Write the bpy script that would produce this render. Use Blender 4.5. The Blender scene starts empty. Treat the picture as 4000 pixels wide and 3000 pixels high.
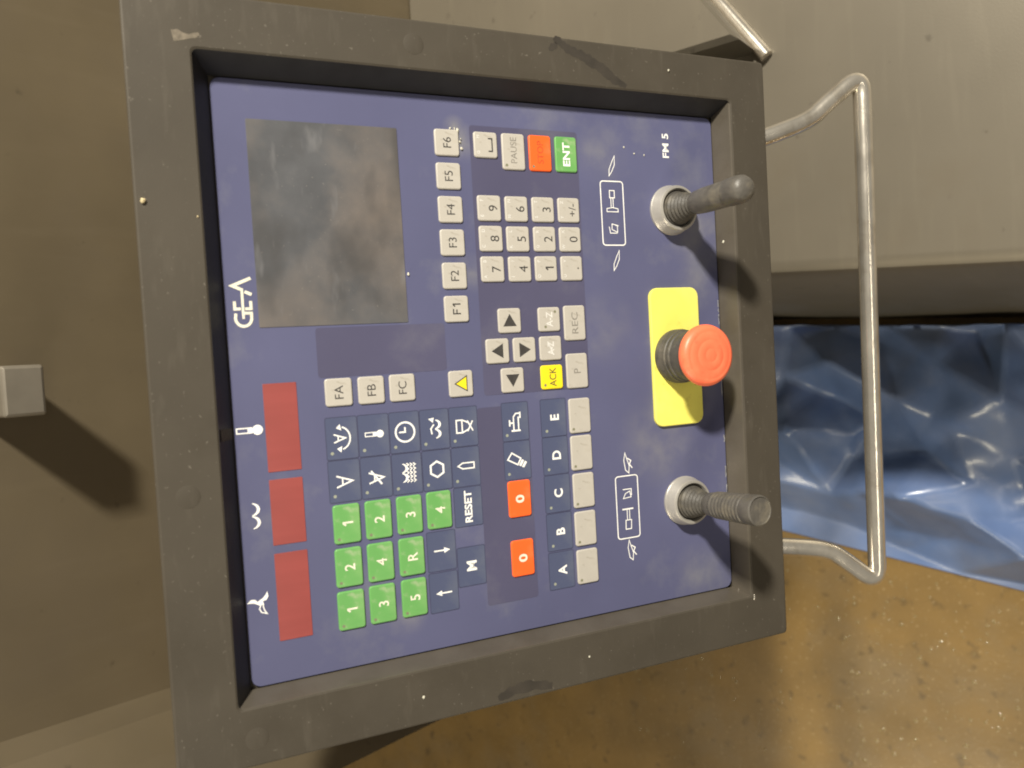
import bpy, bmesh, math, random
from mathutils import Matrix, Vector, noise
random.seed(7)
S = bpy.context.scene
COL = S.collection

# ------------------------------------------------------------------ camera
CAMP = Vector((0.01083825, -0.33287348, 1.46859821))
CAX = Vector((-0.056332, -0.784287, -0.617836))
CAY = Vector((0.997624, -0.019635, -0.066035))
CAZ = Vector((0.039659, -0.620088, 0.78353))
cam = bpy.data.objects.new('camera', bpy.data.cameras.new('camera'))
COL.objects.link(cam)
cam.matrix_world = Matrix(((CAX.x, CAY.x, CAZ.x, CAMP.x), (CAX.y, CAY.y, CAZ.y, CAMP.y), (CAX.z, CAY.z, CAZ.z, CAMP.z), (0, 0, 0, 1)))
cam.data.sensor_width = 36; cam.data.sensor_fit = 'HORIZONTAL'; cam.data.lens = 27.45
cam.data.clip_start = 0.01; cam.data.clip_end = 100
cam.data.dof.use_dof = True; cam.data.dof.focus_distance = 0.575; cam.data.dof.aperture_fstop = 7.0
S.camera = cam

# ------------------------------------------------------------------ light
W = bpy.data.worlds.new('World'); S.world = W; W.use_nodes = True
bg = W.node_tree.nodes['Background']
bg.inputs['Color'].default_value = (1.0, 0.93, 0.82, 1); bg.inputs['Strength'].default_value = 0.13
def area(name, loc, target, sx, sy, power, colr, roll=0):
    l = bpy.data.lights.new(name, 'AREA'); l.shape = 'RECTANGLE'; l.size = sx; l.size_y = sy; l.energy = power; l.color = colr
    o = bpy.data.objects.new(name, l); COL.objects.link(o)
    d = (Vector(target) - Vector(loc)).normalized()
    o.rotation_euler = (d.to_track_quat('-Z', 'Y').to_matrix() @ Matrix.Rotation(roll, 3, 'Z')).to_euler()
    o.location = loc
    return o
area('ceiling_lamp', (1.80, -0.93, 3.07), (0, 0, 1.0), 0.20, 0.20, 165, (1.0, 0.93, 0.80))
area('hall_lamp', (-1.3, -1.9, 2.5), (-0.5, -0.15, 0.75), 4.0, 0.14, 19, (1.0, 0.90, 0.74))
area('side_lamp', (-2.6, 0.2, 2.8), (-0.3, 0.0, 0.3), 1.6, 0.3, 48, (1.0, 0.88, 0.64))
S.cycles.filter_width = 1.9
S.view_settings.view_transform = 'Standard'; S.view_settings.look = 'None'
S.view_settings.exposure = 0.0; S.view_settings.gamma = 1.0; S.view_settings.use_curve_mapping = False

# ------------------------------------------------------------------ materials
MATS = {}
def lin(r, g, b):
    f = lambda c: (c / 255 / 12.92) if c / 255 <= 0.04045 else ((c / 255 + 0.055) / 1.055) ** 2.4
    return (f(r), f(g), f(b))
def mat(name, c, rough=0.5, metal=0.0, var=0.12, vscale=40, bump=0.0, bscale=400, c2=None, c2amt=0.0, c2scale=12, c2lo=0.5, c2hi=0.7, coat=0.0, spec=0.5, rvar=0.0, detail=5, stretch=None, trans=0.0):
    if name in MATS: return MATS[name]
    m = bpy.data.materials.new(name); m.use_nodes = True; MATS[name] = m
    N, L = m.node_tree.nodes, m.node_tree.links
    p = N['Principled BSDF']
    p.inputs['Roughness'].default_value = rough; p.inputs['Metallic'].default_value = metal
    p.inputs['Specular IOR Level'].default_value = spec
    p.inputs['Coat Weight'].default_value = coat; p.inputs['Coat Roughness'].default_value = 0.15
    p.inputs['Transmission Weight'].default_value = trans
    tc = N.new('ShaderNodeTexCoord'); vec = tc.outputs['Object']
    if stretch:
        mp = N.new('ShaderNodeMapping'); mp.inputs['Scale'].default_value = stretch; L.new(vec, mp.inputs['Vector']); vec = mp.outputs['Vector']
    n1 = N.new('ShaderNodeTexNoise'); n1.inputs['Scale'].default_value = vscale; n1.inputs['Detail'].default_value = detail; L.new(vec, n1.inputs['Vector'])
    r1 = N.new('ShaderNodeMapRange'); r1.inputs[3].default_value = 1 - var; r1.inputs[4].default_value = 1 + var
    r1.inputs[1].default_value = 0.3; r1.inputs[2].default_value = 0.7
    L.new(n1.outputs['Fac'], r1.inputs[0])
    mx = N.new('ShaderNodeVectorMath'); mx.operation = 'SCALE'; mx.inputs[0].default_value = c; L.new(r1.outputs[0], mx.inputs['Scale'])
    out = mx.outputs[0]
    if c2:
        n2 = N.new('ShaderNodeTexNoise'); n2.inputs['Scale'].default_value = c2scale; n2.inputs['Detail'].default_value = 6; n2.inputs['Roughness'].default_value = 0.6
        L.new(vec, n2.inputs['Vector'])
        r2 = N.new('ShaderNodeMapRange'); r2.inputs[1].default_value = c2lo; r2.inputs[2].default_value = c2hi; r2.inputs[4].default_value = c2amt
        L.new(n2.outputs['Fac'], r2.inputs[0])
        mi = N.new('ShaderNodeMix'); mi.data_type = 'RGBA'; L.new(r2.outputs[0], mi.inputs[0]); L.new(out, mi.inputs[6]); mi.inputs[7].default_value = (*c2, 1)
        out = mi.outputs[2]
    L.new(out, p.inputs['Base Color'])
    if rvar:
        r3 = N.new('ShaderNodeMapRange'); r3.inputs[1].default_value = 0.3; r3.inputs[2].default_value = 0.7; r3.inputs[3].default_value = rough - rvar; r3.inputs[4].default_value = rough + rvar
        n3 = N.new('ShaderNodeTexNoise'); n3.inputs['Scale'].default_value = vscale * 0.6; n3.inputs['Detail'].default_value = 4; L.new(vec, n3.inputs['Vector'])
        L.new(n3.outputs['Fac'], r3.inputs[0]); L.new(r3.outputs[0], p.inputs['Roughness'])
    if bump:
        nb = N.new('ShaderNodeTexNoise'); nb.inputs['Scale'].default_value = bscale; nb.inputs['Detail'].default_value = 4; L.new(vec, nb.inputs['Vector'])
        b = N.new('ShaderNodeBump'); b.inputs['Strength'].default_value = bump; b.inputs['Distance'].default_value = 0.001
        L.new(nb.outputs['Fac'], b.inputs['Height']); L.new(b.outputs[0], p.inputs['Normal'])
    return m
STEEL = mat('brushed_steel', (0.165, 0.132, 0.082), 0.5, 0.4, 0.10, 8, 0.05, 500, rvar=0.06, c2=(0.16, 0.13, 0.09), c2amt=0.45, c2scale=7)
BEZEL = mat('bezel_steel', (0.066, 0.057, 0.044), 0.6, 0.1, 0.10, 16, 0.04, 900, rvar=0.06, spec=0.25, c2=(0.046, 0.038, 0.027), c2amt=0.6, c2scale=9)
RECESS = mat('recess_steel', (0.15, 0.132, 0.106), 0.38, 0.5, 0.12, 30, 0.05, 500, rvar=0.06, c2=(0.10, 0.08, 0.055), c2amt=0.5, c2scale=20)
CAB = mat('cabinet_steel', (0.165, 0.146, 0.112), 0.5, 0.35, 0.09, 5, 0.05, 400, rvar=0.05, c2=(0.135, 0.105, 0.064), c2amt=0.5, c2scale=3)
CHROME = mat('polished_steel', (0.80, 0.75, 0.66), 0.23, 0.85, 0.10, 60, 0.1, 300, rvar=0.06, c2=(0.35, 0.29, 0.2), c2amt=0.6, c2scale=40, c2lo=0.55, c2hi=0.75)
PALE = mat('pale_steel', (0.24, 0.215, 0.175), 0.4, 0.4, 0.1, 30, 0.05, 300)
COLLAR = mat('collar_steel', (0.50, 0.48, 0.44), 0.38, 0.5, 0.08, 80, 0.1, 500)
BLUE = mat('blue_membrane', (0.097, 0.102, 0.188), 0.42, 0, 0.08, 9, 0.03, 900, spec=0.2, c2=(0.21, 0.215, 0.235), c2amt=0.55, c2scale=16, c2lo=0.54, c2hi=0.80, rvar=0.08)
ZONE = mat('violet_membrane', (0.082, 0.080, 0.140), 0.42, 0, 0.08, 9, 0.03, 900, spec=0.2, c2=(0.2, 0.2, 0.215), c2amt=0.4, c2scale=16, c2lo=0.55, c2hi=0.82, rvar=0.08)
CELL = mat('slate_membrane', (0.076, 0.090, 0.160), 0.42, 0, 0.08, 9, 0.03, 900, spec=0.2, c2=(0.2, 0.22, 0.22), c2amt=0.45, c2scale=18, c2lo=0.5, c2hi=0.8, rvar=0.08)
SEAM = mat('membrane_seam', (0.045, 0.050, 0.10), 0.5)
KEY = mat('key_grey', (0.455, 0.43, 0.385), 0.42, 0, 0.04, 60, 0.04, 500, c2=(0.30, 0.27, 0.20), c2amt=0.35, c2scale=70, c2lo=0.56, c2hi=0.8)
GREEN = mat('key_green', (0.13, 0.36, 0.10), 0.42, 0, 0.06, 50, 0.04, 500, c2=(0.34, 0.45, 0.22), c2amt=0.4, c2scale=22, c2lo=0.45, c2hi=0.75)
ORANGE = mat('key_orange', (0.90, 0.13, 0.022), 0.42, 0, 0.04, 50, 0.04, 500, c2=(0.9, 0.35, 0.2), c2amt=0.3, c2scale=50, c2lo=0.55, c2hi=0.8)
YKEY = mat('key_yellow', (0.85, 0.68, 0.02), 0.4, 0, 0.05, 60)
YPLATE = mat('plate_yellow', (0.82, 0.77, 0.15), 0.32, 0, 0.04, 40, c2=(0.8, 0.76, 0.30), c2amt=0.4, c2scale=14)
RED = mat('display_red', (0.27, 0.055, 0.05), 0.32, 0, 0.08, 90, stretch=(1, 0.15, 1))
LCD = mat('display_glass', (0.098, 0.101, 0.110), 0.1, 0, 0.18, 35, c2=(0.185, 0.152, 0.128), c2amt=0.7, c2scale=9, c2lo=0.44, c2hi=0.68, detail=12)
WHITE = mat('print_white', (0.85, 0.85, 0.83), 0.45, 0, 0.10, 150)
CREAM = mat('print_cream', (0.74, 0.72, 0.60), 0.45, 0, 0.10, 150)
BLACK = mat('print_black', (0.045, 0.042, 0.040), 0.5, 0, 0.2, 200)
GREYP = mat('print_worn_grey', (0.22, 0.205, 0.18), 0.5, 0, 0.25, 300)
REDP = mat('print_worn_red', (0.42, 0.07, 0.02), 0.5, 0, 0.25, 300)
KEYW = mat('print_worn_white', (0.66, 0.65, 0.62), 0.5)
LED = mat('lamp_dot', (0.30, 0.32, 0.26), 0.3)
LEDD = mat('lamp_dot_dark', (0.20, 0.20, 0.13), 0.3)
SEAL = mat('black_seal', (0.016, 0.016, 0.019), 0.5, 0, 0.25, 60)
RUBBER = mat('black_rubber', (0.065, 0.060, 0.052), 0.55, 0, 0.2, 120, 0.35, 500, c2=(0.17, 0.15, 0.11), c2amt=0.55, c2scale=60)
GRIP = mat('grip_plastic', (0.095, 0.088, 0.078), 0.45, 0, 0.2, 120, 0.3, 500, c2=(0.22, 0.19, 0.13), c2amt=0.5, c2scale=60)
HEAD = mat('stop_red', (0.95, 0.18, 0.085), 0.42, 0, 0.05, 60, 0.05, 400, c2=(0.92, 0.26, 0.13), c2amt=0.6, c2scale=45)
CRUMB = mat('crumb', (0.6, 0.5, 0.3), 0.5)
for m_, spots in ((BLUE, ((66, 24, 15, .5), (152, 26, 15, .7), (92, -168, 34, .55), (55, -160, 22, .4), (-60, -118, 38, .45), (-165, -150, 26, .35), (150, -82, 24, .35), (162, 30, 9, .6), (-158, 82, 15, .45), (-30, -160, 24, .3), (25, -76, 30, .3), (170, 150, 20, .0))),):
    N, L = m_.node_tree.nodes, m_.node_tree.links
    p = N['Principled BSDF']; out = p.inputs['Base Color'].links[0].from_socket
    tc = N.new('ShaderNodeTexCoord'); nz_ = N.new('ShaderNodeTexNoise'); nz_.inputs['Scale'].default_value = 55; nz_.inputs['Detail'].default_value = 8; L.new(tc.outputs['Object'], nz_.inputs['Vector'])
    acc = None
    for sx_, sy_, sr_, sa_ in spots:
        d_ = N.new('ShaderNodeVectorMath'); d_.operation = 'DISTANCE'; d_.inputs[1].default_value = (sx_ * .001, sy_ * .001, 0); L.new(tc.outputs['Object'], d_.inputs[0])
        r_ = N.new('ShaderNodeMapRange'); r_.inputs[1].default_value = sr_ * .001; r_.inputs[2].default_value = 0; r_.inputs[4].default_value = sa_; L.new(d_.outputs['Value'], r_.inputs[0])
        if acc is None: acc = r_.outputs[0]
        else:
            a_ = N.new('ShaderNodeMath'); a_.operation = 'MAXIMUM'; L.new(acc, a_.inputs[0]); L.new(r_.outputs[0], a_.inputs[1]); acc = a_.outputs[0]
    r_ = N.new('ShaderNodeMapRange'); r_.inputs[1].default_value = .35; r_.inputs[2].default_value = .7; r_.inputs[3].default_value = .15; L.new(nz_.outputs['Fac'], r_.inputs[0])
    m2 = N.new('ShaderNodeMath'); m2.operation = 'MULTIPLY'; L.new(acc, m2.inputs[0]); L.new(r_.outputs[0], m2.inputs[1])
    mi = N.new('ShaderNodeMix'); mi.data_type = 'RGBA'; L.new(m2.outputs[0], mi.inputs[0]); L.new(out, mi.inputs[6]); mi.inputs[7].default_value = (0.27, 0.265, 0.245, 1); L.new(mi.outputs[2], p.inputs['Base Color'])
FLAKE = mat('flake', (0.6, 0.58, 0.48), 0.35)
SHADOW_GRIME = mat('shadow_and_grime', (0.036, 0.030, 0.023), 0.6, 0, 0.3, 60)  # dark tone for the painted shadow streak and the real grime on the bezel
CHIP = mat('chipped_paint', (0.17, 0.145, 0.11), 0.4, 0.3, 0.4, 300)
WEAR = mat('worn_paint', (0.26, 0.26, 0.27), 0.45, 0, 0.3, 200)
FLOOR = mat('wet_brown_floor', (0.20, 0.123, 0.035), 0.42, 0, 0.16, 9, 0.35, 160, c2=(0.19, 0.138, 0.072), c2amt=0.8, c2scale=4, rvar=0.10, detail=9)
DROP = mat('water_drop', (0.25, 0.19, 0.09), 0.06, 0, 0.05, 10, spec=0.8)
PLASTIC = mat('blue_plastic_film', (0.115, 0.18, 0.36), 0.3, 0, 0.2, 6, 0.1, 80, c2=(0.24, 0.28, 0.40), c2amt=0.7, c2scale=5, c2lo=0.42, c2hi=0.7, coat=0.2)

def specks(m, c, scale, lo, hi, amt, stretch=(1, 1, 1), rot=0.0):
    N, L = m.node_tree.nodes, m.node_tree.links; p = N['Principled BSDF']; out = p.inputs['Base Color'].links[0].from_socket
    tc = N.new('ShaderNodeTexCoord'); mp = N.new('ShaderNodeMapping'); mp.inputs['Scale'].default_value = stretch; mp.inputs['Rotation'].default_value = (0, 0, rot); L.new(tc.outputs['Object'], mp.inputs['Vector'])
    nz_ = N.new('ShaderNodeTexNoise'); nz_.inputs['Scale'].default_value = scale; nz_.inputs['Detail'].default_value = 3; L.new(mp.outputs['Vector'], nz_.inputs['Vector'])
    r_ = N.new('ShaderNodeMapRange'); r_.inputs[1].default_value = lo; r_.inputs[2].default_value = hi; r_.inputs[4].default_value = amt; L.new(nz_.outputs['Fac'], r_.inputs[0])
    mi = N.new('ShaderNodeMix'); mi.data_type = 'RGBA'; L.new(r_.outputs[0], mi.inputs[0]); L.new(out, mi.inputs[6]); mi.inputs[7].default_value = (*c, 1); L.new(mi.outputs[2], p.inputs['Base Color'])
specks(FLOOR, (0.07, 0.045, 0.018), 38, 0.60, 0.72, 0.6); specks(FLOOR, (0.36, 0.27, 0.14), 150, 0.62, 0.72, 0.6); specks(FLOOR, (0.10, 0.065, 0.022), 3.5, 0.5, 0.75, 0.55)
specks(BEZEL, (0.20, 0.18, 0.15), 420, 0.68, 0.76, 0.5); specks(BEZEL, (0.11, 0.097, 0.078), 30, 0.58, 0.75, 0.3, (1, 5, 1), 0.5)
specks(YPLATE, (0.45, 0.40, 0.08), 130, 0.62, 0.75, 0.4); specks(HEAD, (0.55, 0.10, 0.05), 150, 0.62, 0.75, 0.35)
specks(KEY, (0.25, 0.22, 0.17), 260, 0.64, 0.74, 0.45); specks(GREEN, (0.40, 0.46, 0.30), 160, 0.60, 0.74, 0.5)
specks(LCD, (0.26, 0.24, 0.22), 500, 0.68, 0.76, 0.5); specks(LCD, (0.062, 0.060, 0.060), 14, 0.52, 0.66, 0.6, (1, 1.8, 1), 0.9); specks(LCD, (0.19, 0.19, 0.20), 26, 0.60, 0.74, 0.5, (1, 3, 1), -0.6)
specks(CAB, (0.24, 0.215, 0.165), 9, 0.55, 0.75, 0.14, (1, 9, 1), 0.2); specks(STEEL, (0.22, 0.18, 0.12), 6, 0.55, 0.75, 0.15, (8, 1, 1), 0.0); specks(CAB, (0.07, 0.06, 0.045), 60, 0.68, 0.76, 0.5); specks(STEEL, (0.06, 0.05, 0.035), 50, 0.68, 0.76, 0.4)
# ------------------------------------------------------------------ geometry helpers (metres; panel numbers in mm through mm())
def build(name, V, F, m, smooth=False, auto=None):
    me = bpy.data.meshes.new(name); me.from_pydata([tuple(v) for v in V], [], F); me.materials.append(m)
    bm = bmesh.new(); bm.from_mesh(me); bmesh.ops.recalc_face_normals(bm, faces=bm.faces); bm.to_mesh(me); bm.free()
    if smooth:
        for p in me.polygons: p.use_smooth = True
        if auto is not None:
            bm = bmesh.new(); bm.from_mesh(me)
            for e in bm.edges:
                if len(e.link_faces) == 2 and e.calc_face_angle(0) > auto: e.smooth = False
            bm.to_mesh(me); bm.free()
    return me
def flat(name, V, F, m):
    me = bpy.data.meshes.new(name); me.from_pydata([tuple(v) for v in V], [], F); me.materials.append(m)
    bm = bmesh.new(); bm.from_mesh(me)
    for f in bm.faces:
        if f.normal.z < 0: f.normal_flip()
    bm.to_mesh(me); bm.free()
    return me
def rloop(x0, x1, y0, y1, r, z, n=5):
    out = []
    for cx, cy, a0 in ((x1 - r, y1 - r, 0), (x0 + r, y1 - r, 90), (x0 + r, y0 + r, 180), (x1 - r, y0 + r, 270)):
        for k in range(n + 1):
            a = math.radians(a0 + 90 * k / n); out.append((cx + r * math.cos(a), cy + r * math.sin(a), z))
    return out
def bridge(V, F, loops, cap_first=False, cap_last=False):
    base = len(V); n = len(loops[0])
    for l in loops: V.extend(l)
    for i in range(len(loops) - 1):
        for k in range(n):
            k2 = (k + 1) % n; a = base + i * n; b = a + n
            F.append((a + k, a + k2, b + k2, b + k))
    if cap_first: F.append(tuple(base + k for k in range(n)))
    if cap_last: F.append(tuple(base + (len(loops) - 1) * n + k for k in range(n)))
def slab(name, w, h, r, z0, z1, bev, m, n=5):
    V, F = [], []
    bridge(V, F, [rloop(-w / 2, w / 2, -h / 2, h / 2, r, z0, n), rloop(-w / 2, w / 2, -h / 2, h / 2, r, z1 - bev, n),
                  rloop(-w / 2 + bev * .4, w / 2 - bev * .4, -h / 2 + bev * .4, h / 2 - bev * .4, r - bev * .4, z1 - bev * .3, n),
                  rloop(-w / 2 + bev, w / 2 - bev, -h / 2 + bev, h / 2 - bev, max(r - bev, 1e-4), z1, n)], True, True)
    return build(name, V, F, m, True, math.radians(20))
def lathe(name, prof, m, seg=48, closed=True, auto=math.radians(40)):
    V, F = [], []
    loops = [[(r * math.cos(2 * math.pi * k / seg), r * math.sin(2 * math.pi * k / seg), z) for k in range(seg)] for r, z in prof]
    bridge(V, F, loops, closed, closed)
    return build(name, V, F, m, True, auto)
def sweep(name, pts, rad, m, seg=20, caps=True, rfun=None):
    pts = [Vector(p) for p in pts]; V, F = [], []
    t0 = (pts[1] - pts[0]).normalized(); u = t0.orthogonal().normalized(); loops = []
    for i, p in enumerate(pts):
        t = (pts[min(i + 1, len(pts) - 1)] - pts[max(i - 1, 0)]).normalized()
        u = (u - t * u.dot(t)).normalized(); v = t.cross(u)
        r = rad if rfun is None else rfun(i / (len(pts) - 1))
        loops.append([tuple(p + (u * math.cos(2 * math.pi * k / seg) + v * math.sin(2 * math.pi * k / seg)) * r) for k in range(seg)])
    bridge(V, F, loops, caps, caps)
    return build(name, V, F, m, True, math.radians(50))
def roundpath(pts, r, n=8):
    pts = [Vector(p) for p in pts]; out = [pts[0]]
    for i in range(1, len(pts) - 1):
        a, b, c = pts[i - 1], pts[i], pts[i + 1]
        d1 = min(r, (a - b).length * .45); d2 = min(r, (c - b).length * .45)
        p, q = b + (a - b).normalized() * d1, b + (c - b).normalized() * d2
        for k in range(n + 1):
            t = k / n; out.append(p * (1 - t) ** 2 + b * 2 * t * (1 - t) + q * t * t)
    out.append(pts[-1]); return out
def obj(name, me, parent=None, mtx=None, label=None):
    o = bpy.data.objects.new(name, me); COL.objects.link(o)
    if parent is not None: o.parent = parent
    if mtx is not None: o.matrix_local = mtx
    if label: o['label'] = label
    return o
def thing(o, label, cat, group=None):
    o['label'] = label; o['category'] = cat
    if group: o['group'] = group
    return o
def box(V, F, x0, x1, y0, y1, z0, z1):
    b = len(V)
    V += [(x0, y0, z0), (x1, y0, z0), (x1, y1, z0), (x0, y1, z0), (x0, y0, z1), (x1, y0, z1), (x1, y1, z1), (x0, y1, z1)]
    F += [tuple(b + i for i in f) for f in ((0, 3, 2, 1), (4, 5, 6, 7), (0, 1, 5, 4), (1, 2, 6, 5), (2, 3, 7, 6), (3, 0, 4, 7))]
MM = 0.001

# ------------------------------------------------------------------ setting: floor
V, F = [], []
n = 60
for j in range(n + 1):
    for i in range(n + 1): V.append((-3.0 + 5.0 * i / n, -2.2 + 6.2 * j / n, 0))
for j in range(n):
    for i in range(n): a = j * (n + 1) + i; F.append((a, a + 1, a + n + 2, a + n + 1))
fl = obj('floor', flat('floor', V, F, FLOOR)); fl['kind'] = 'structure'; fl['label'] = 'wet ochre brown floor below the console'

# machine cabinet: steel box whose deck and battered side show below the console
cabinet = thing(obj('machine_cabinet', None), 'low steel machine cabinet with flat deck and sloping side beside the blue plastic', 'cabinet')
cabinet.location = (0.6, 0, 0)
CL = Matrix.Translation((-0.6, 0, 0))
xt = lambda y: 0.0847 + 0.0617 * y
xb = lambda y: 0.0345 + 0.0610 * y
y0, y1, zt = -1.0, 0.5, 0.55
V = [(xb(y0), y0, 0), (xb(y1), y1, 0), (1.7, y1, 0), (1.7, y0, 0)]
rr = [(0.0, -0.016), (0.004, -0.006), (0.010, -0.0015), (0.018, 0.0)]
F = []
side = [[(xb(y), y, 0.0)] + [(xt(y) + dx, y, zt + dz) for dx, dz in rr] + [(1.7, y, zt), (1.7, y, 0.0)] for y in (y0, -0.6, -0.3, 0, 0.25, y1)]
V, F = [], []
for s in side: V += s
k = len(side[0])
for i in range(len(side) - 1):
    for j in range(k): F.append((i * k + j, i * k + (j + 1) % k, (i + 1) * k + (j + 1) % k, (i + 1) * k + j))
F.append(tuple(range(k))); F.append(tuple((len(side) - 1) * k + j for j in range(k)))
obj('cabinet_body', build('cabinet_body', V, F, CAB, True, math.radians(30)), cabinet, CL)
# raised housing on the deck with its bright foot trim
pts = [(0.345, 0.0), (0.62, 0.190), (1.7, 0.190), (1.7, 0.4995), (0.345, 0.4995)]
V = [(x, y, zt) for x, y in pts] + [(x, y, 0.606) for x, y in pts] + []
inn = [(0.351, 0.008), (0.619, 0.196), (1.694, 0.196), (1.694, 0.4985), (0.351, 0.4985)]
V += [(x, y, 0.612) for x, y in inn]
F = []
for b in (0, 5):
    for j in range(5): F.append((b + j, b + (j + 1) % 5, b + 5 + (j + 1) % 5, b + 5 + j))
F.append((10, 11, 12, 13, 14))
obj('raised_step', build('raised_step', V, F, CAB), cabinet, CL, 'raised steel step with a slanting dark front')
obj('foot_trim', sweep('foot_trim', [(0.336, -0.012, 0.556), (0.40, 0.032, 0.556), (0.50, 0.1015, 0.556), (0.62, 0.1835, 0.556)], 0.0075, CHROME), cabinet, CL, 'bright steel strip along the foot of the step')

# machine wall behind
V, F = [], []
th = 0.03
prof = [(1.7, 0.5), (-0.33, 0.5), (-0.350, 0.490), (-0.45, 0.40)]
zz = [0.0, 0.5, 1.0, 1.4, 1.9]
cols = len(prof)
for z in zz:
    lean = (z - 1.13) * 0.06
    for i, (x, y) in enumerate(prof): V.append((x + (lean if i else 0), y, z))
for z in zz:
    lean = (z - 1.13) * 0.06
    for i, (x, y) in enumerate(prof): V.append((x + (lean if i else 0), y + th, z))
nz = len(zz); off = cols * nz
for j in range(nz - 1):
    for i in range(cols - 1):
        a = j * cols + i; F.append((a, a + 1, a + cols + 1, a + cols)); b = off + a; F.append((b, b + cols, b + cols + 1, b + 1))
for j in range(nz - 1):
    for i in (0, cols - 1): a = j * cols + i; F.append((a, a + cols, a + cols + off, a + off))
for i in range(cols - 1):
    F.append((i, i + off, i + 1 + off, i + 1)); a = (nz - 1) * cols + i; F.append((a, a + 1, a + 1 + off, a + off))
wall = thing(obj('machine_wall', build('machine_wall', V, F, STEEL)), 'tall dull brown steel machine wall rising behind the console', 'wall')

# stop block fixed to the wall
blk = thing(obj('steel_bracket', slab('steel_bracket', 0.0445, 0.034, 0.003, 0.0, 0.085, 0.003, PALE), None, Matrix.Translation((0.002, 0.4995, 1.201)) @ Matrix.Rotation(math.radians(90), 4, 'X')), 'short pale steel bracket jutting from the brown machine wall', 'bracket')

# ------------------------------------------------------------------ control console
A = math.radians(62)
con = thing(obj('control_console', None), 'grimy steel control console with blue keypad panel, joysticks and red stop button', 'control panel')
con.location = (-0.06, 0.24, 0)
PL = Matrix.Translation((0.06, -0.24, 1.05)) @ Matrix.Rotation(A, 4, 'X')      # panel frame: x right, y up the panel, z out of it
def part(name, me, x=0, y=0, z=0, label=None, rot=None):
    m = PL @ Matrix.Translation((x * MM, y * MM, z * MM))
    if rot is not None: m = m @ rot
    return obj(name, me, con, m, label)
def sub(name, me, par, x=0, y=0, z=0):
    return obj(name, me, par, Matrix.Translation((x * MM, y * MM, z * MM)))

# bezel: flat flange with sloped walls down to the membrane
def R4(x0, x1, y0, y1, r, z): return rloop(x0 * MM, x1 * MM, y0 * MM, y1 * MM, r * MM, z * MM, 6)
V, F = [], []
bridge(V, F, [R4(-222.5, 223, -220.5, 224.5, 3, -20), R4(-222.5, 223, -220.5, 224.5, 3, 13.5), R4(-222, 222.5, -220, 224, 3, 14.6), R4(-221, 221.5, -219, 223, 3, 15),
              R4(-188.5, 192.8, -188.2, 190.6, 3.5, 15), R4(-187.4, 191.6, -187, 189.6, 3.5, 14.4)])
obj('bezel', build('bezel', V, F, BEZEL, True, math.radians(14)), con, PL)
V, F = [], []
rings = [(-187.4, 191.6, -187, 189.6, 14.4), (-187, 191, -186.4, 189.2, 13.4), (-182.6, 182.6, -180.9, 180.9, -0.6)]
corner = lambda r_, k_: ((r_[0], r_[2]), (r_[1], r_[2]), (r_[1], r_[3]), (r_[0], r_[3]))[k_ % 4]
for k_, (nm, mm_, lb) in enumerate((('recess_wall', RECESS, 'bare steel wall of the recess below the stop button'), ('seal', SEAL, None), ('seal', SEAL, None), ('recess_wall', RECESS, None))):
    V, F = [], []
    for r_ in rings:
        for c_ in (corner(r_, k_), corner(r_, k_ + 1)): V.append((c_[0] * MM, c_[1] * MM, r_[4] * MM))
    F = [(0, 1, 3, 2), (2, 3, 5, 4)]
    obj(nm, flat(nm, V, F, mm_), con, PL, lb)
V = [(x * MM, y * MM, z * MM) for x, y, z in ((-31, 188.3, 12.6), (-24, 188.3, 12.6), (-24, 181.3, 0.6), (-31, 181.3, 0.6))]
obj('tape_patch', flat('tape_patch', V, [(0, 1, 2, 3)], BEZEL), con, PL)
V, F = [], []
bridge(V, F, [R4(-220.5, 221, -218.5, 222.5, 4, -185), R4(-220.5, 221, -218.5, 222.5, 4, -3.2)], True, True)
obj('housing', build('housing', V, F, BEZEL, True, math.radians(38)), con, PL)
V, F = [], []
box(V, F, -0.05, 0.05, -0.05, 0.05, 0.01, 1.02)
obj('post', build('post', V, F, STEEL), con, Matrix.Translation((0, 0.0, 0)))
V, F = [], []
box(V, F, -0.085, 0.085, -0.075, 0.075, 0.0, 0.0105)
obj('foot_plate', build('foot_plate', V, F, STEEL), con)
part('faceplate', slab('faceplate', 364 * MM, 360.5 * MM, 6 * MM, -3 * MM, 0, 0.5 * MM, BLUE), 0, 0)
for bx_, by_ in ((-60, 208), (-206, 180.4), (207.5, 59.3)):
    part('screw_plug', lathe('screw_plug', [(6.6 * MM, 0), (6.6 * MM, .10 * MM), (6.2 * MM, .2 * MM)], BEZEL, 28), bx_, by_, 14.95)

# printed zones of the membrane
def rect(name, w, h, m, r=2.0):
    return flat(name, rloop(-w / 2 * MM, w / 2 * MM, -h / 2 * MM, h / 2 * MM, r * MM, 0, 3), [tuple(range(16))], m)
for x0_, x1_, ya, yb, mm_ in ((2, 33, 45, 129, ZONE), (-17, 164, -62, 19.5, ZONE), (-160, -25, -12.5, 25.6, ZONE)):
    part('printed_zone', rect('printed_zone', x1_ - x0_, yb - ya, mm_), (x0_ + x1_) / 2, (ya + yb) / 2, 0.10)
CELLS = {}
def cell(cx, cy, w=26.2, h=19.6):
    k = (w, h)
    if k not in CELLS: CELLS[k] = (rect('membrane_seam', w + .7, h + .7, SEAM, 1.2), rect('membrane_cell', w - .3, h - .3, CELL, 1.0))
    c = part('membrane_seam', CELLS[k][0], cx, cy, 0.16); sub('membrane_cell', CELLS[k][1], c, 0, 0, 0.06); return c
for cx in (-63.4, -36.4):
    for cy in (117.0, 96.7, 76.4, 56.0, 35.7): cell(cx, cy)
for cx in (-117.2, -144.6): cell(cx, 56.2)
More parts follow.
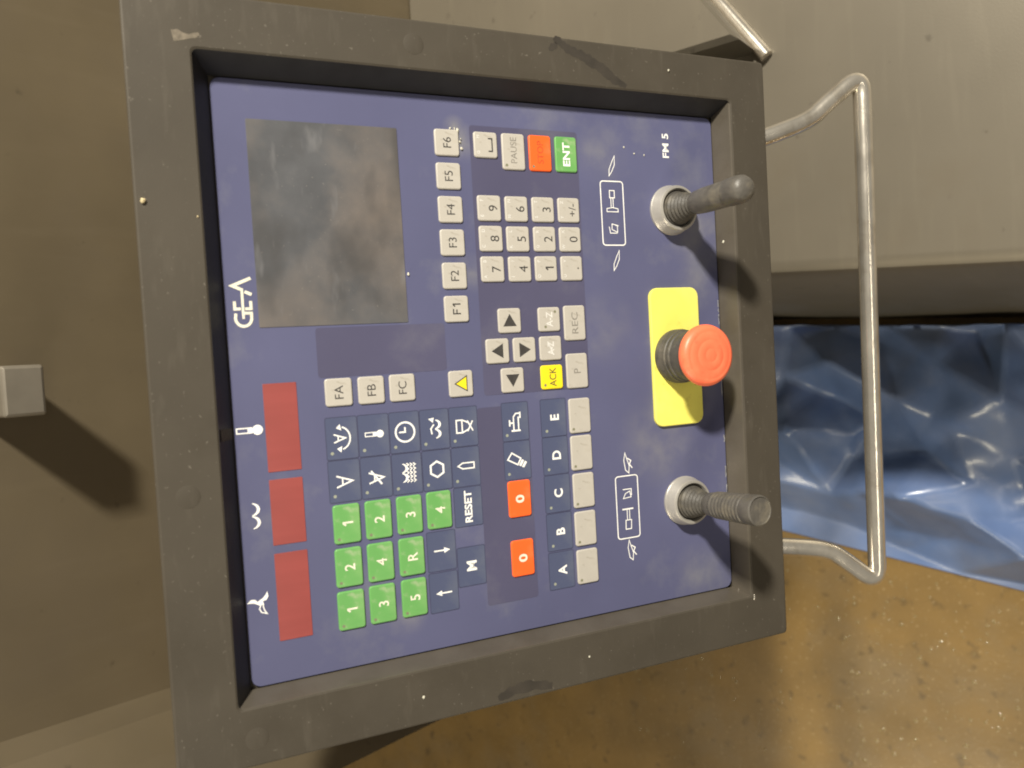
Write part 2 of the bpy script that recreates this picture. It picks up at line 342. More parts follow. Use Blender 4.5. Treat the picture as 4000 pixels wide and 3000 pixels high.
cell(-90.3, 35.7); cell(-130.6, 35.7)
for cx in (-36.3, -63.1): cell(cx, -2.1)
for cx in (-36.2, -62.9, -89.8, -117.0, -144.5): cell(cx, -31.6)

# ---- flat print: text and strokes
GL = {}
def textmesh(s, h, m, bold=0.0, wid=None):
    key = (s, h, m.name, bold, wid)
    if key in GL: return GL[key]
    if '1' in s and m is not None:
        t_ = 0.11 + bold * 2
        Vv, Ff = [], []
        X = 0.0
        if s == 'F1': strip(Vv, Ff, [(0.46, 0.66), (0.05, 0.66), (0.05, 0.0)], t_, 0); strip(Vv, Ff, [(0.0, 0.36), (0.40, 0.36)], t_, .004); X = 0.66
        strip(Vv, Ff, [(X, 0.50), (X + 0.14, 0.66), (X + 0.20, 0.66), (X + 0.20, 0.0)], t_, .008)
        xs = [v[0] for v in Vv]; ys = [v[1] for v in Vv]; cx, cy = (max(xs) + min(xs)) / 2, (max(ys) + min(ys)) / 2; sy = h * MM / (max(ys) - min(ys))
        me = flat('legend', [((a - cx) * sy, (b - cy) * sy, c) for a, b, c in Vv], Ff, m); GL[key] = me; return me
    cu = bpy.data.curves.new('legend', 'FONT'); cu.body = s; cu.size = 1.0; cu.offset = bold; cu.resolution_u = 4
    o = bpy.data.objects.new('legend_tmp', cu); COL.objects.link(o)
    bpy.context.view_layer.update()
    me = bpy.data.meshes.new_from_object(o.evaluated_get(bpy.context.evaluated_depsgraph_get()))
    bpy.data.objects.remove(o)
    xs = [v.co.x for v in me.vertices]; ys = [v.co.y for v in me.vertices]
    sy = h * MM / (max(ys) - min(ys)); sx = sy if wid is None else wid * MM / (max(xs) - min(xs))
    cx, cy = (max(xs) + min(xs)) / 2, (max(ys) + min(ys)) / 2
    for v in me.vertices: v.co = ((v.co.x - cx) * sx, (v.co.y - cy) * sy, 0)
    me.materials.clear(); me.materials.append(m); me.name = 'legend'
    GL[key] = me; return me
def strip(V, F, pts, w, z=0.0, closed=False):
    p = [Vector((a, b)) for a, b in pts]; n = len(p); base = len(V)
    for i in range(n):
        if closed: a, b, c = p[i - 1], p[i], p[(i + 1) % n]
        else: a, b, c = p[max(i - 1, 0)], p[i], p[min(i + 1, n - 1)]
        d1 = (b - a).normalized() if (b - a).length > 1e-9 else (c - b).normalized()
        d2 = (c - b).normalized() if (c - b).length > 1e-9 else d1
        t = (d1 + d2); t = t.normalized() if t.length > 1e-6 else d1
        nrm = Vector((-t.y, t.x)); co = max(0.35, nrm.dot(Vector((-d1.y, d1.x))))
        ww = w(i / max(n - 1, 1)) if callable(w) else w
        q = nrm * (ww / 2 / co)
        V.append(((b.x + q.x) * MM, (b.y + q.y) * MM, z * MM)); V.append(((b.x - q.x) * MM, (b.y - q.y) * MM, z * MM))
    m = n if closed else n - 1
    for i in range(m):
        a = base + 2 * i; b = base + 2 * ((i + 1) % n); F.append((a, a + 1, b + 1, b))
def poly(V, F, pts, z=0.0):
    b = len(V); V.extend((x * MM, y * MM, z * MM) for x, y in pts); F.append(tuple(range(b, b + len(pts))))
def arc(cx, cy, r, a0, a1, n=16, ry=None):
    ry = ry or r
    return [(cx + r * math.cos(math.radians(a0 + (a1 - a0) * k / n)), cy + ry * math.sin(math.radians(a0 + (a1 - a0) * k / n))) for k in range(n + 1)]
class Icon:
    def __init__(s): s.V, s.F, s.k = [], [], 0
    def s(s, pts, w=1.0, closed=False): s.k += 1; strip(s.V, s.F, pts, w, s.k * 0.012, closed); return s
    def p(s, pts): s.k += 1; poly(s.V, s.F, pts, s.k * 0.012); return s
    def put(s, name, x, y, z=0.30, m=None, label=None): return part(name, flat(name, s.V, s.F, m or WHITE), x, y, z, label)

# logo: G E A with one bar running through
g = Icon()
g.s([(-8.2, 4.2)] + arc(-11.0, 0, 5.0, 90, 270, 16, 4.6) + [(-8.2, -4.6), (-8.2, 0.4)], 1.7)
g.s([(-1.0, 4.6), (-5.6, 4.6), (-5.6, 1.2)], 1.7).s([(-5.6, -1.2), (-5.6, -4.6), (-1.0, -4.6)], 1.7)
g.s([(4.6, -1.5), (2.8, -5.4)], 1.9).s([(6.0, 0.6), (8.2, 5.2), (12.6, -5.4)], 1.9)
g.s([(-11.6, 0.0), (6.6, 0.0)], 1.5)
g.put('logo', 51.6, 170.4, 0.2, CREAM, 'white GEA logo')
def thermo(x, y, k=1.0, z=0.3):
    i = Icon(); i.p([(a * k, b * k) for a, b in arc(0, -4.6, 3.1, 115, 425, 22)])
    i.s([(-1.5 * k, -1.6 * k), (-1.5 * k, 7.6 * k), (1.5 * k, 7.6 * k), (1.5 * k, -1.6 * k)], 0.8 * k); i.s([(-1.5 * k, 1 * k), (1.5 * k, 1 * k)], 0.6 * k); i.s([(0, -3 * k), (0, 1 * k)], 2.4 * k)
    return i.put('thermometer_symbol', x, y, z)
thermo(-26.6, 171.4, 0.98, 0.2)
i = Icon()
wv = arc(-4.0, 2.4, 3.9, 200, 340, 12, 5.2) + arc(4.0, 2.4, 3.9, 200, 340, 12, 5.2)
i.s(wv, lambda t: 0.5 + 1.3 * abs(math.sin(2 * math.pi * t)))
i.put('wave_symbol', -78.2, 172.4, 0.2)
i = Icon()
for a in (80, 200, 320):
    ca, sa = math.cos(math.radians(a)), math.sin(math.radians(a))
    bl = [(1.0, 0), (3.2, -1.9), (5.6, -1.7), (7.8, 0.8), (5.4, 0.4), (3.2, 0.5), (1.2, 1.3)]
    q = [(px * ca - py * sa, px * sa + py * ca) for px, py in bl]
    if a == 200: i.s(q, 0.7, True)
    else: i.p(q)
i.p(arc(0, 0, 1.7, 0, 345, 14)); i.put('propeller_symbol', -131, 172.2, 0.2)

# printed symbols of the membrane keys
def vA(i, k=1.0, dx=0, dy=0, w=1.0):
    i.s([(-3.6 * k + dx, 5 * k + dy), (dx, -5 * k + dy), (3.6 * k + dx, 5 * k + dy)], w); i.s([(-2.2 * k + dx, 1.2 * k + dy), (2.2 * k + dx, 1.2 * k + dy)], w * .9); return i
vA(Icon()).put('agitator_symbol', -63.6, 117)
i = vA(Icon(), .72, 0, 1.2, .9); i.s(arc(0, 1.2, 7.2, 195, 345, 16, 6.6), 0.95)
for s in (-1, 1): i.p([(s * 8.9, 0.6), (s * 6.5, 3.2), (s * 4.9, -0.1)])
i.put('turning_agitator_symbol', -36.4, 117.2)
i = vA(Icon(), .95); i.s([(-4.4, -3.4), (4.6, 3.2)], 1.2); i.put('struck_agitator_symbol', -63.7, 96.7)
thermo(-35.8, 96.2, 0.78)
i = Icon(); i.s([(a * .78, b * .8 + 2.6) for a, b in wv], lambda t: 0.5 + 1.1 * abs(math.sin(2 * math.pi * t)))
for r_ in (-0.6, -2.8, -5.0):
    for c_ in (-5.2, -2.6, 0, 2.6, 5.2): i.s([(c_ - 1.1, r_ + 1.0), (c_, r_ - .5), (c_ + 1.1, r_ + 1.0)], 0.7)
i.put('heating_symbol', -62.9, 76.2)
i = Icon(); i.s(arc(0, 0, 6.3, 0, 345, 24), 1.2, True); i.s([(0, 4.0), (0, 0), (3.2, 0)], 1.1); i.put('clock_symbol', -36.3, 76.1)
i = Icon(); i.s([(5.2 * math.cos(math.radians(60 * k)), 5.0 * math.sin(math.radians(60 * k))) for k in range(6)], 1.25, True); i.put('hexagon_symbol', -62.8, 56)
i = Icon(); i.s([(a * .78, b * .85 - 1.2) for a, b in wv], lambda t: 0.5 + 1.3 * abs(math.sin(2 * math.pi * t))); i.p([(4.2, 1.0), (7.0, 4.2), (7.6, 0.2)]); i.s([(-3.2, 2.0), (0.4, 2.6), (3.2, 0.4)], 1.0); i.put('wave_arrow_symbol', -36.3, 56)
i = Icon(); i.s([(-1.9, -5.6), (-1.9, 2.6), (0, 5.8), (1.9, 2.6), (1.9, -5.6)], 0.9, True); i.put('probe_symbol', -62.7, 35.5)
i = Icon(); i.s([(-4.2, 5.6), (4.2, 5.6), (4.2, 1.6), (-4.2, 1.6)], 0.95, True); i.s([(-4.2, 1.4), (-2.2, -3.0)], 0.95).s([(4.2, 1.4), (2.2, -3.0)], 0.95).s([(-3.6, -2.2), (3.4, -6.0)], 0.9).s([(3.6, -2.2), (-3.4, -6.0)], 0.9); i.put('hopper_symbol', -36.2, 35.2)
i = Icon(); i.s([(-6.4, -3.6), (-6.4, 3.2)], 1.2).s([(-6, 1.4), (3.2, 1.4), (5.4, -0.4), (5.4, -3.4)], 0.95).s([(-6, -2.2), (2.6, -2.2), (2.6, -3.6), (6.4, -3.6)], 0.95).s([(-1.0, 1.6), (-1.0, 4.6)], 1.1).s([(-3.2, 4.4), (1.2, 4.4)], 1.1); i.put('tap_symbol', -36.2, -2.2)
i = Icon(); i.s([(0.8, 7.2), (5.2, 4.0), (1.0, -2.6), (-3.2, -0.2)], 1.0, True); i.p([(-3.7, -1.0), (0.3, -3.4), (-0.6, -5.0), (-4.6, -2.6)]); i.p([(-4.9, -3.1), (-1.0, -5.5), (-1.9, -7.2), (-5.6, -4.8)]); i.put('tube_symbol', -63.0, -2.1)
for dr, x in ((-1, -116.9), (1, -145.3)):
    i = Icon(); i.s([(0, -5.4 * dr), (0, 2.0 * dr)], 1.0); i.p([(-1.9, 1.6 * dr), (0, 5.8 * dr), (1.9, 1.6 * dr)]); i.put('arrow_symbol', x, 56.1)
part('print', textmesh('RESET', 5.4, WHITE, 0.03, 21.5), -90.2, 35.7, 0.3, 'white word RESET')
part('print', textmesh('M', 7.2, WHITE, 0.03), -130.4, 35.7, 0.3, 'white letter M')
for ch, x in zip('EDCBA', (-35.9, -62.6, -89.6, -116.8, -144.5)): part('print', textmesh(ch, 6.8, WHITE, 0.03), x, -32.4, 0.3, 'white letter ' + ch)
part('print', textmesh('FM 5', 5.6, WHITE, 0.02, 18.0), 158.8, -137.1, 0.2, 'white lettering FM 5')
# joystick legends
for sx in (1, -1):
    i = Icon(); i.s(rloop(-23, 23, -9.4, 9.4, 2.2, 0, 4) and [(a, b) for a, b, c in rloop(-23, 23, -9.4, 9.4, 2.2, 0, 4)], 0.85, True); i.put('legend_frame', 107.7 if sx > 0 else -106.9, -88.6, 0.2)
i = Icon(); i.s([(-13.8, -3.2), (-13.8, 2.6), (-9.2, 3.4)], 0.6).s([(-13.2, -3.4), (-8.2, -3.4), (-7.2, 1.0), (-11.2, 1.2)], 0.6, True).s([(-8.6, -4.4), (-8.2, -1.8)], 0.7)
i.s([(1.6, 4.6), (1.6, -4.8), (3.8, -4.6), (4.6, 0), (3.8, 4.6)], 0.6, True).s([(4.8, 1.0), (11.4, 1.0)], 0.6).s([(4.8, -0.8), (11.4, -0.8)], 0.6).s([(11.6, -2.1), (16.8, -2.1), (16.8, 1.9), (11.6, 1.9)], 0.7, True)
i.put('lifting_symbol', 107.2, -88.4, 0.2)
for x, y in ((141.8, -89.6), (73.6, -89.8)):
    i = Icon(); i.s([(-7.2, 2.6), (-2.6, 2.4), (3.4, -0.4), (7.2, -2.5), (0.8, -2.2), (-4.0, 0.2)], 0.6, True); i.put('blade_symbol', x, y, 0.2)
i = Icon(); i.s([(13.2, 3.6), (13.2, -3.6), (8.4, -3.6)], 0.7).s([(6.6, 3.4), (7.2, -3.2), (11.6, -2.2), (10.0, 1.6)], 0.6, True).s([(-1.4, 4.8), (-1.4, -4.6)], 1.1).s([(-2, 0.8), (-9.6, 0.8)], 0.6).s([(-2, -1.2), (-9.6, -1.2)], 0.6).s([(-9.6, -2.6), (-16.2, -2.2), (-16.2, 2.4), (-9.6, 2.2)], 0.7, True)
i.put('lifting_symbol', -107.0, -88.6, 0.2)
for x, sx in ((-74.4, 1), (-139.0, 1)):
    i = Icon(); i.s([(7.4 * sx, 1.6), (2.0, 2.8), (-5.4, 1.6), (-7.6, -1.0), (-2.2, -1.6), (3.0, 0.2)], 0.65, True).s([(-4.2, -4.2), (-1.2, -1.8), (1.4, -3.2), (3.4, -0.2)], 0.8); i.put('bowl_symbol', x, -89.9, 0.2)

# ---- keys
KM = {}
def keymesh(w, h, m):
    if (w, h, m.name) not in KM: KM[(w, h, m.name)] = slab('key', w * MM, h * MM, 1.9 * MM, -0.1 * MM, 1.3 * MM, 0.75 * MM, m, 4)
    return KM[(w, h, m.name)]
def key(x, y, w, m, legend=None, lm=BLACK, lh=5.2, lx=0, ly=0, lw=None, bold=0.0, label=None, h=17.0, small=None, led=None):
    k = part('key', keymesh(w, h, m), x + random.uniform(-.12, .12), y + random.uniform(-.12, .12), 0, label)
    if legend: sub('legend', textmesh(legend, lh, lm, bold, lw), k, lx, ly, 1.36)
    if small:
        sub('small_letter', textmesh(small[0], 2.3, KEYW, 0.02), k, -5.2, 5.6, 1.36); sub('small_letter', textmesh(small[1], 2.3, KEYW, 0.02), k, 5.2, 5.6, 1.36)
    if led: sub('lamp_dot', LEDMESH[led], k, -w / 2 + 3.0, 5.6, 1.35)
    return k
disc = lambda r, m: flat('lamp_dot', [(x * MM, y * MM, 0) for x, y in arc(0, 0, r, 0, 345, 23)], [tuple(range(24))], m)
LEDMESH = {'dark': disc(0.95, LEDD), 'pale': disc(1.05, LED)}
for j in range(6): key(42.1 + 21.88 * j, 36.1, 17.4, KEY, 'F%d' % (j + 1), BLACK, 5.6, 0, 0, label='grey key marked F%d' % (j + 1) + (' with its edge peeling' if j == 5 else ''))
for t_, y in (('FA', 117.1), ('FB', 96.6), ('FC', 76.1)): key(-7.5, y, 17.4, KEY, t_, BLACK, 5.4, label='grey key marked ' + t_)
num = [('7', 'AB', 0, 0), ('8', 'CD', 1, 0), ('9', 'EF', 2, 0), ('4', 'IJ', 0, 1), ('5', 'KL', 1, 1), ('6', 'MN', 2, 1), ('1', 'OP', 0, 2), ('2', 'QR', 1, 2), ('3', 'ST', 2, 2), ('.', 'UV', 0, 3), ('0', 'WX', 1, 3), ('+/-', 'YZ', 2, 3)]
for t_, sm, cx, cy in num:
    key(68.1 + 20.45 * cx, 8.5 - 20.15 * cy, 17.2, KEY, t_, BLACK, {'.': 1.2, '+/-': 5.6}.get(t_, 6.4), 0, -2.6 if t_ != '.' else -5, label='grey number key marked ' + t_, small=sm)
k = key(151.2, 8.5, 17.2, KEY, None, label='grey space bar key', small='GH')
Vv, Ff = [], []; strip(Vv, Ff, [(-4.2, -1.8), (-4.2, -4.6), (4.2, -4.6), (4.2, -1.8)], 0.9); sub('legend', flat('legend', Vv, Ff, BLACK), k, 0, 0, 1.36)
key(147.8, -11.8, 24.6, KEY, 'PAUSE', GREYP, 4.6, 1.0, 0, 17.5, label='grey key marked PAUSE', led='dark')
key(147.7, -32.1, 24.6, ORANGE, 'STOP', REDP, 4.6, 0.6, 0, 15.5, label='orange key marked STOP', led='dark')
key(147.8, -52.2, 24.6, GREEN, 'ENT', WHITE, 5.6, 0, 0, 16.5, 0.03, label='green key marked ENT')
for x, y, r_ in ((32.9, -1.7, -90), (12.7, 8.2, 0), (12.7, -11.8, 180), (-7.6, -1.7, 90)):
    k = key(x, y, 16.8, KEY, label='grey arrow key')
    Vv, Ff = [], []
    ang = math.radians(r_); q = [(-5.0, -3.9), (5.0, -3.9), (0, 4.6)]
    poly(Vv, Ff, [(a * math.cos(ang) - b * math.sin(ang), a * math.sin(ang) + b * math.cos(ang)) for a, b in q]); sub('legend', flat('legend', Vv, Ff, BLACK), k, 0, 0, 1.36)
k = key(32.8, -32, 16.8, KEY, 'A-Z', KEYW, 5.0, 0, 0, 10.5, 0.02, label='grey key with white letters A-Z')
sub('lamp_dot', LEDMESH['dark'], k, -5.2, 3.2, 1.35); sub('lamp_dot', LEDMESH['dark'], k, 5.2, -4.6, 1.35)
k = key(12.6, -31.9, 16.8, KEY, 'A-Z', KEYW, 5.0, 0, 0, 9.5, 0.02, label='grey key with struck white letters A-Z')
Vv, Ff = [], []; strip(Vv, Ff, [(-5.0, -2.0), (4.8, 2.2)], 0.7); sub('legend_stroke', flat('legend_stroke', Vv, Ff, KEYW), k, 0, 0, 1.42)
k = key(-7.6, -31.8, 16.8, YKEY, 'ACK', BLACK, 5.2, 0, -0.6, 13.0, 0.0, label='yellow key marked ACK', led='dark')
key(29.6, -52.0, 24.6, KEY, 'REC', GREYP, 5.0, 0, 0, 15.0, label='grey key marked REC')
key(-4.4, -52.1, 24.6, KEY, 'P', GREYP, 5.4, 0, 0, label='grey key marked P')
k = key(-7.6, 36.0, 17.4, KEY, label='grey key with yellow warning triangle')
Vv, Ff = [], []; poly(Vv, Ff, [(-5.6, -4.4), (5.6, -4.4), (0, 4.9)]); sub('legend_edge', flat('legend_edge', Vv, Ff, BLACK), k, 0, 0, 1.35)
Vv, Ff = [], []; poly(Vv, Ff, [(-4.3, -3.7), (4.3, -3.7), (0, 3.5)]); sub('legend', flat('legend', Vv, Ff, YKEY), k, 0, 0, 1.40)
for x in (-36.2, -62.9, -90.0, -117.3, -144.7): key(x, -52.3, 24.7, KEY, led='dark', label='blank grey key with tiny lamp')
for t_, x, y in (('1', -90.3, 117.4), ('2', -90.2, 97), ('3', -90, 76.6), ('4', -89.7, 56.2), ('2', -117.8, 117.8), ('4', -117.8, 97.3), ('R', -117.6, 76.7), ('1', -145.1, 118), ('3', -144.8, 97.6), ('5', -144.7, 76.8)):
    key(x, y, 24.6, GREEN, t_, CREAM, 6.6, 0, -0.4, None, 0.012, label='green key marked ' + t_, led='dark')
for x in (-89.6, -130.8): key(x, -1.9, 25.2, ORANGE, '0', CREAM, 6.4, 0, 0, 5.6, 0.03, label='orange key marked 0')
for lx_, ly_ in [(-72.6 + 27 * a, 123.5 - 20.3 * b) for a in (0, 1) for b in range(5)] + [(-45.4, 4.5), (-72.2, 4.5)] + [(-45.3 - 27.1 * a, -25.9) for a in range(5)]:
    part('lamp_dot', LEDMESH['pale'], lx_, ly_, 0.3)

# displays
for x0_, x1_, nm in ((-53, 0.6, 'temperature'), (-97.7, -57.7, 'bowl speed'), (-156.5, -102.8, 'knife speed')):
    d_ = part('number_display', slab('number_display', (x1_ - x0_) * MM, 19.8 * MM, 0.5 * MM, -0.1 * MM, 0.3 * MM, 0.15 * MM, RED), (x0_ + x1_) / 2, 152.5, 0, 'dark red number display')
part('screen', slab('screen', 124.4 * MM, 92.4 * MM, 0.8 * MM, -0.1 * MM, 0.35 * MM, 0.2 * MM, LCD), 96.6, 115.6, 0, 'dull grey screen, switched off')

# emergency stop
es = part('emergency_stop', slab('stop_plate', 103.4 * MM, 43.6 * MM, 7 * MM, 0.0, 2.6 * MM, 0.8 * MM, YPLATE), 1.2, -137.0, 0.05, 'red mushroom stop button on a yellow plate')
prof = [(20.2, 2.5), (20.2, 8), (19.4, 9), (19.4, 12.5), (18.6, 13.2), (18.9, 17), (18.0, 18), (17.8, 24), (17.2, 25), (17.0, 33)]
sub('stop_collar', lathe('stop_collar', [(r * MM, z * MM) for r, z in prof], RUBBER, 56), es, 0.2, 0, 0)
prof = [(15.0, 26.0), (19.2, 26.2), (21.2, 27.4), (22.0, 29.5), (22.0, 32.5), (21.2, 35.2), (19.4, 37.0), (17.6, 37.7), (17.0, 37.6), (16.4, 38.0), (11.5, 38.9), (11.0, 38.7), (10.4, 39.1), (5.2, 39.6), (4.8, 39.4), (4.2, 39.7), (0.6, 39.9)]
sub('mushroom_head', lathe('mushroom_head', [(r * MM, z * MM) for r, z in [(r_, z_ + 3.2 + (39.9 - z_) * .22) for r_, z_ in prof]], HEAD, 64, True, math.radians(60)), es, 0.2, 0, 0)

# joysticks
def joystick(x, y, tilt, kind):
    prof = [(17.8, 0), (17.8, 1.4), (17.0, 2.2), (16.3, 8.6), (15.4, 10.0), (14.0, 10.2), (13.0, 9.2), (12.6, 4.0)]
    j = part('joystick', lathe('joystick_collar', [(r * 1.04 * MM, z * 1.1 * MM) for r, z in prof], COLLAR, 56), x, y, 0.02, 'black joystick with a %s grip in a steel collar' % kind)
    prof = [(12.9, 3.5), (12.6, 9.5)]
    for k_ in range(6):
        z = 10 + 3.0 * k_; r = 11.8 - 0.85 * k_; prof += [(r - .9, z), (r, z + .9), (r, z + 1.6), (r - 1.2, z + 2.4)]
    prof += [(6.4, 28.6), (6.0, 31)]
    tl = Matrix.Translation((0, 0, 5 * MM)) @ tilt @ Matrix.Translation((0, 0, -5 * MM))
    b = sub('boot', lathe('boot', [(r * MM, z * MM) for r, z in prof], RUBBER, 48), j); b.matrix_local = tl
    if kind == 'smooth':
        prof = [(5.6, 28.5), (6.4, 31), (6.9, 40), (7.0, 62), (6.6, 63), (6.6, 64.2), (7.2, 65), (7.4, 74), (7.0, 78), (5.8, 80.6), (3.4, 82), (0.5, 82.4)]
    else:
        prof = [(5.6, 28.5), (6.4, 30), (7.0, 36)]
        for k_ in range(9): z = 38 + 3.6 * k_; prof += [(7.0 + .08 * k_, z), (7.5 + .08 * k_, z + .8), (7.5 + .08 * k_, z + 2.0), (7.05 + .08 * k_, z + 2.8)]
        prof += [(8.0, 72), (8.3, 78), (8.0, 80.4), (7.2, 81), (6.9, 80.2), (0.6, 79.8)]
    l = sub('lever', lathe('lever', [(r * 1.3 * MM, z * MM) for r, z in prof], GRIP, 40), j); l.matrix_local = tl
    return j
joystick(110.7, -139.2, Matrix.Rotation(math.radians(2.0), 4, 'X'), 'smooth')
joystick(-108.4, -139.0, Matrix.Rotation(math.radians(3.5), 4, 'Y') @ Matrix.Rotation(math.radians(2.0), 4, 'X'), 'ribbed')

# grab handle
hp = [(168, -200, -32), (173, -240, -16), (188, -283, -2), (200, -296, 2), (226, -329, 10), (-203, -325.5, 10), (-178, -296, 2), (-168.5, -283, -2), (-163, -243, -16), (-160, -200, -32)]
hp = [(x * MM, y * MM, z * MM) for x, y, z in hp]
obj('grab_handle', sweep('grab_handle', roundpath(hp, 0.018, 8), 0.0072, CHROME, 24), con, PL, 'bent steel tube grab handle')

# weld beads where the bezel corners were joined
for k_, (x, y) in enumerate(((-184.5, -183.5), (-185.5, -185.2), (-187.5, -187.2), (-188.2, -189.0))):
    V, F = [], []
    part('weld_bead', lathe('weld_bead', [(.3 * MM, -0.6 * MM), (.8 * MM, 0), (.9 * MM, .5 * MM), (.3 * MM, 1.0 * MM)], CHROME, 10), x, y, 4 + 3.6 * k_, None, Matrix.Scale(3.0, 4, (1, 0, 0)))
for pts_, w_ in (([(222, -40), (216, -50), (211, -64), (205, -76), (198, -86), (193.5, -97)], 7.0), ([(214, -36), (219, -44)], 4.0), ([(-218, -12), (-214, 4), (-214.5, 16), (-218.5, 30)], 7.0)):  # right-hand streaks paint a shadow cast from out of view; left one is grime
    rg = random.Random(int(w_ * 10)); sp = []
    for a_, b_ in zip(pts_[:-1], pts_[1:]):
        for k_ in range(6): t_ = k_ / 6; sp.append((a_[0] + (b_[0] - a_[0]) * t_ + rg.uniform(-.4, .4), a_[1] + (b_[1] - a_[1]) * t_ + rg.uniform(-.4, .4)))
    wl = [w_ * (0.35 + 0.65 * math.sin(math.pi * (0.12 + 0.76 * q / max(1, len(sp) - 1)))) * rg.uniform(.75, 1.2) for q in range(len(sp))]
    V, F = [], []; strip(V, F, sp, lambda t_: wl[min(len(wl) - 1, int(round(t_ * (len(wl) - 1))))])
    part('shadow_grime_mark', flat('shadow_grime_mark', V, F, SHADOW_GRIME), 0, 0, 15.06, 'dark mark on the bezel, painted shadow streak and grease')
rg = random.Random(3)
for k_ in range(16):
    x = rg.uniform(-160, 60); ln = rg.uniform(2, 11); V, F = [], []
    strip(V, F, [(x + ln * q / 4, -179.2 + rg.uniform(-.35, .35)) for q in range(5)], lambda t_: rg.uniform(.3, 1.0))
    part('worn_edge', flat('worn_edge', V, F, WEAR), 0, 0, 0.05)
# peeled flakes at the F6 key
for k_ in range(9):
    a = random.uniform(0, 6.28); x, y = 151.5 + random.uniform(-8, 9), 27.2 + random.uniform(-1.4, 1.2)
    if k_ > 6: x, y = 160.8, 30 + 3 * (k_ - 7)
    p_ = [(random.uniform(.6, 1.6) * math.cos(t_), random.uniform(.4, 1.1) * math.sin(t_)) for t_ in (0, 1.2, 2.4, 3.6, 5.0)]
    V = [(q[0] * MM, q[1] * MM, random.uniform(-.1, .5) * MM) for q in p_] + [(0, 0, .9 * MM)]; F = [(i_, (i_ + 1) % 5, 5) for i_ in range(5)] + [(4, 3, 2, 1, 0)]
    part('peeled_flake', build('peeled_flake', V, F, FLAKE), x, y, 0.5, None, Matrix.Rotation(a, 4, 'Z'))

V, F = [], []; strip(V, F, [(191.5, 198), (192, 195), (191.6, 192), (191.9, 189), (192.6, 186.5), (193.8, 184)], lambda t_: 5.0 * (1 - t_) + 1.2 + 1.2 * math.sin(9 * t_))
part('chipped_patch', flat('chipped_patch', V, F, CHIP), 6, 1, 15.06, 'bare chipped patch on the bezel corner')
# ------------------------------------------------------------------ crumbs lying on the console
def crumb(x, y, z, r, label, m=CRUMB):
    bm = bmesh.new(); bmesh.ops.create_icosphere(bm, subdivisions=1, radius=r * .8 * MM)
    for v in bm.verts: v.co = Vector((v.co.x * random.uniform(.7, 1.5), v.co.y * random.uniform(.6, 1.1), v.co.z * random.uniform(.5, .8)))
    zmin = min(v.co.z for v in bm.verts)
    for v in bm.verts: v.co.z -= zmin
    me = bpy.data.meshes.new('crumb'); bm.to_mesh(me); bm.free(); me.materials.append(m)
    o = obj('crumb', me); o.matrix_world = Matrix.Translation((0, 0, 1.05)) @ Matrix.Rotation(A, 4, 'X') @ Matrix.Translation((x * MM, y * MM, z * MM))
    return thing(o, label, 'crumb', 'crumbs stuck to the console')
crumb(105.8, 220.0, 14.9, 2.1, 'largest pale yellow crumb at the outer edge of the bezel')
crumb(97.5, 192.5, 14.9, 0.8, 'tiny crumb on the bezel above the dark screen')
for x, y, l_ in ((155.8, -100.6, 'tiny white crumb on the blue panel beside the blade outline by the ENT key'), (151.6, -109.1, 'tiny white crumb between two others on the blue panel'), (150.8, -117.7, 'tiny white crumb on the blue panel closest to the FM 5 lettering')): crumb(x, y, -.05, .9, l_, FLAKE)
crumb(65.4, 67.4, -.05, 1.3, 'pale crumb just below the lower edge of the dark screen', FLAKE)
crumb(87, -183.2, 4.0, 1.7, 'white crumb in the bezel slope below the smooth joystick', FLAKE)
crumb(208.5, -132, 14.9, 1.2, 'small white crumb on the bezel beside the FM 5 lettering', FLAKE)
crumb(-204.5, 79, 14.9, 1.2, 'small pale crumb on the bezel beside the green keys', FLAKE)
crumb(-204, -42, 14.9, 1.1, 'small pale crumb on the bezel beside the blank grey keys', FLAKE)

# ------------------------------------------------------------------ blue plastic film on the floor
def crease(x, y):
    wx, wy = 0.05 * noise.noise(Vector((x * 5, y * 5, 1))), 0.05 * noise.noise(Vector((x * 5, y * 5, 9)))
    h = 0.0
    for k_, (a, fx, fy, am) in enumerate(((0.55, 2.6, 6.5, .070), (2.2, 3.5, 9.0, .050), (1.2, 9.0, 15.0, .014))):
        u_, v_ = (x + wx) * math.cos(a) + (y + wy) * math.sin(a), -(x + wx) * math.sin(a) + (y + wy) * math.cos(a)
        d_ = noise.voronoi(Vector((u_ * fx, v_ * fy, k_ * 3.3)))[0]
        h += am * min(1.0, d_[1] - d_[0])
    return h
from mathutils.geometry import delaunay_2d_cdt
rc = random.Random(5)
def xedge(y): return -0.445 + 0.154 * (y + 0.55) + 0.02 * math.sin(9 * y) - 0.10 * max(0, -y - 0.2)
P2 = []
for k_ in range(15):
    y = -0.62 + 1.2 * k_ / 14; P2.append((xedge(y) + rc.uniform(-.006, .006), y)); P2.append((xb(y) - 0.012, y))
tries = 0
while len(P2) < 620 and tries < 40000:
    tries += 1
    y = rc.uniform(-0.62, 0.58); x = rc.uniform(xedge(y), xb(y) - 0.012)
    a = 0.6 + 1.2 * noise.noise(Vector((x * 2.2, y * 2.2, 5)))
    ok = True
    for q in P2:
        dx, dy = x - q[0], y - q[1]; u_, v_ = dx * math.cos(a) + dy * math.sin(a), -dx * math.sin(a) + dy * math.cos(a)
        if (u_ / 0.105) ** 2 + (v_ / 0.034) ** 2 < 1: ok = False; break
    if ok: P2.append((x, y))
vv, ee, ff = delaunay_2d_cdt([Vector(q) for q in P2], [], [], 0, 1e-5)[:3]
V = []
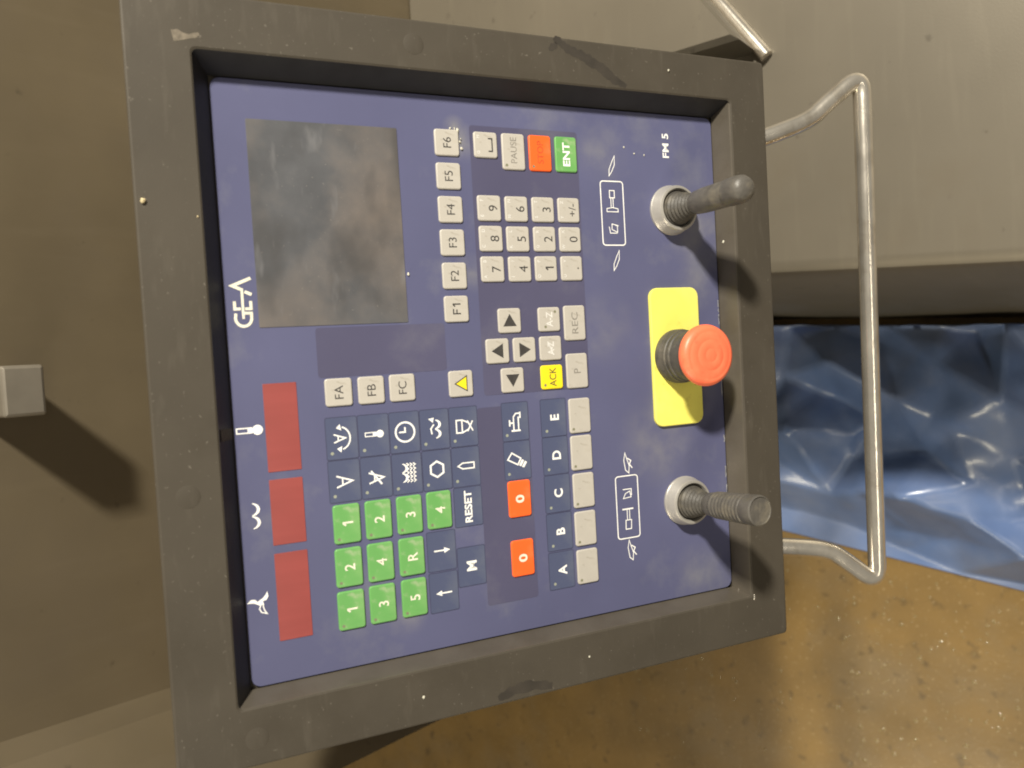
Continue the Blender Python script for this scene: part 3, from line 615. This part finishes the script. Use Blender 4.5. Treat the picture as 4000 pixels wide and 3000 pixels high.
for q in vv:
    x, y = q; e = max(0.0, min(1.0, (x - xedge(y)) * 9, (0.58 - y) * 8, (y + 0.62) * 8))
    V.append((x, y, 0.004 + e * (rc.choice((0, .02, .05, .085)) + rc.uniform(0, .02) + 0.03 * (1 + noise.noise(Vector((x * 4, y * 4, 2)))))))
me = flat('plastic_sheet', V, [tuple(f_) for f_ in ff], PLASTIC)
bm = bmesh.new(); bm.from_mesh(me)
bmesh.ops.subdivide_edges(bm, edges=bm.edges[:], cuts=7, use_grid_fill=True)
bmesh.ops.triangulate(bm, faces=bm.faces[:])
for v_ in bm.verts:
    x, y, z = v_.co; e = max(0.0, min(1.0, (x - xedge(y)) * 9, (0.58 - y) * 8, (y + 0.62) * 8))
    v_.co.z += e * (0.16 * crease(x * 1.6, y * 1.6) + 0.005 * noise.noise(Vector((x * 28, y * 14, 4))))
    v_.co.x += 0.004 * e * noise.noise(Vector((x * 30, y * 30, 8)))
for f_ in bm.faces: f_.smooth = True
bm.to_mesh(me); bm.free()
ps = thing(obj('plastic_sheet', me), 'crumpled glossy blue plastic sheet lying on the brown floor', 'plastic sheet')
sm = ps.modifiers.new('thickness', 'SOLIDIFY'); sm.thickness = 0.001

# ------------------------------------------------------------------ water drops on the floor
V, F = [], []
rd = random.Random(11)
cnt = 0
while cnt < 1100:
    x, y = rd.uniform(-1.1, -0.3), rd.uniform(-0.5, 0.55)
    if x > -0.5 + 0.16 * (y + .55): continue
    if rd.random() > (1.0 if y < 0.1 else 0.35): continue
    r = rd.choice((.0010, .0013, .0016, .002, .0032)) * rd.uniform(.8, 1.3); b = len(V); h = r * .35
    for rr_, zz_ in ((1, 0.0004), (.75, .6), (.35, .95)):
        for k_ in range(7): a = 2 * math.pi * k_ / 7; V.append((x + r * rr_ * math.cos(a), y + r * rr_ * math.sin(a), h * zz_))
    for l in range(2):
        for k_ in range(7): F.append((b + l * 7 + k_, b + l * 7 + (k_ + 1) % 7, b + l * 7 + 7 + (k_ + 1) % 7, b + l * 7 + 7 + k_))
    F.append(tuple(b + 14 + k_ for k_ in range(7))); cnt += 1
wd = obj('water_drops', build('water_drops', V, F, DROP, True)); wd['kind'] = 'stuff'; wd['label'] = 'glinting water drops scattered over the brown floor'; wd['category'] = 'water'
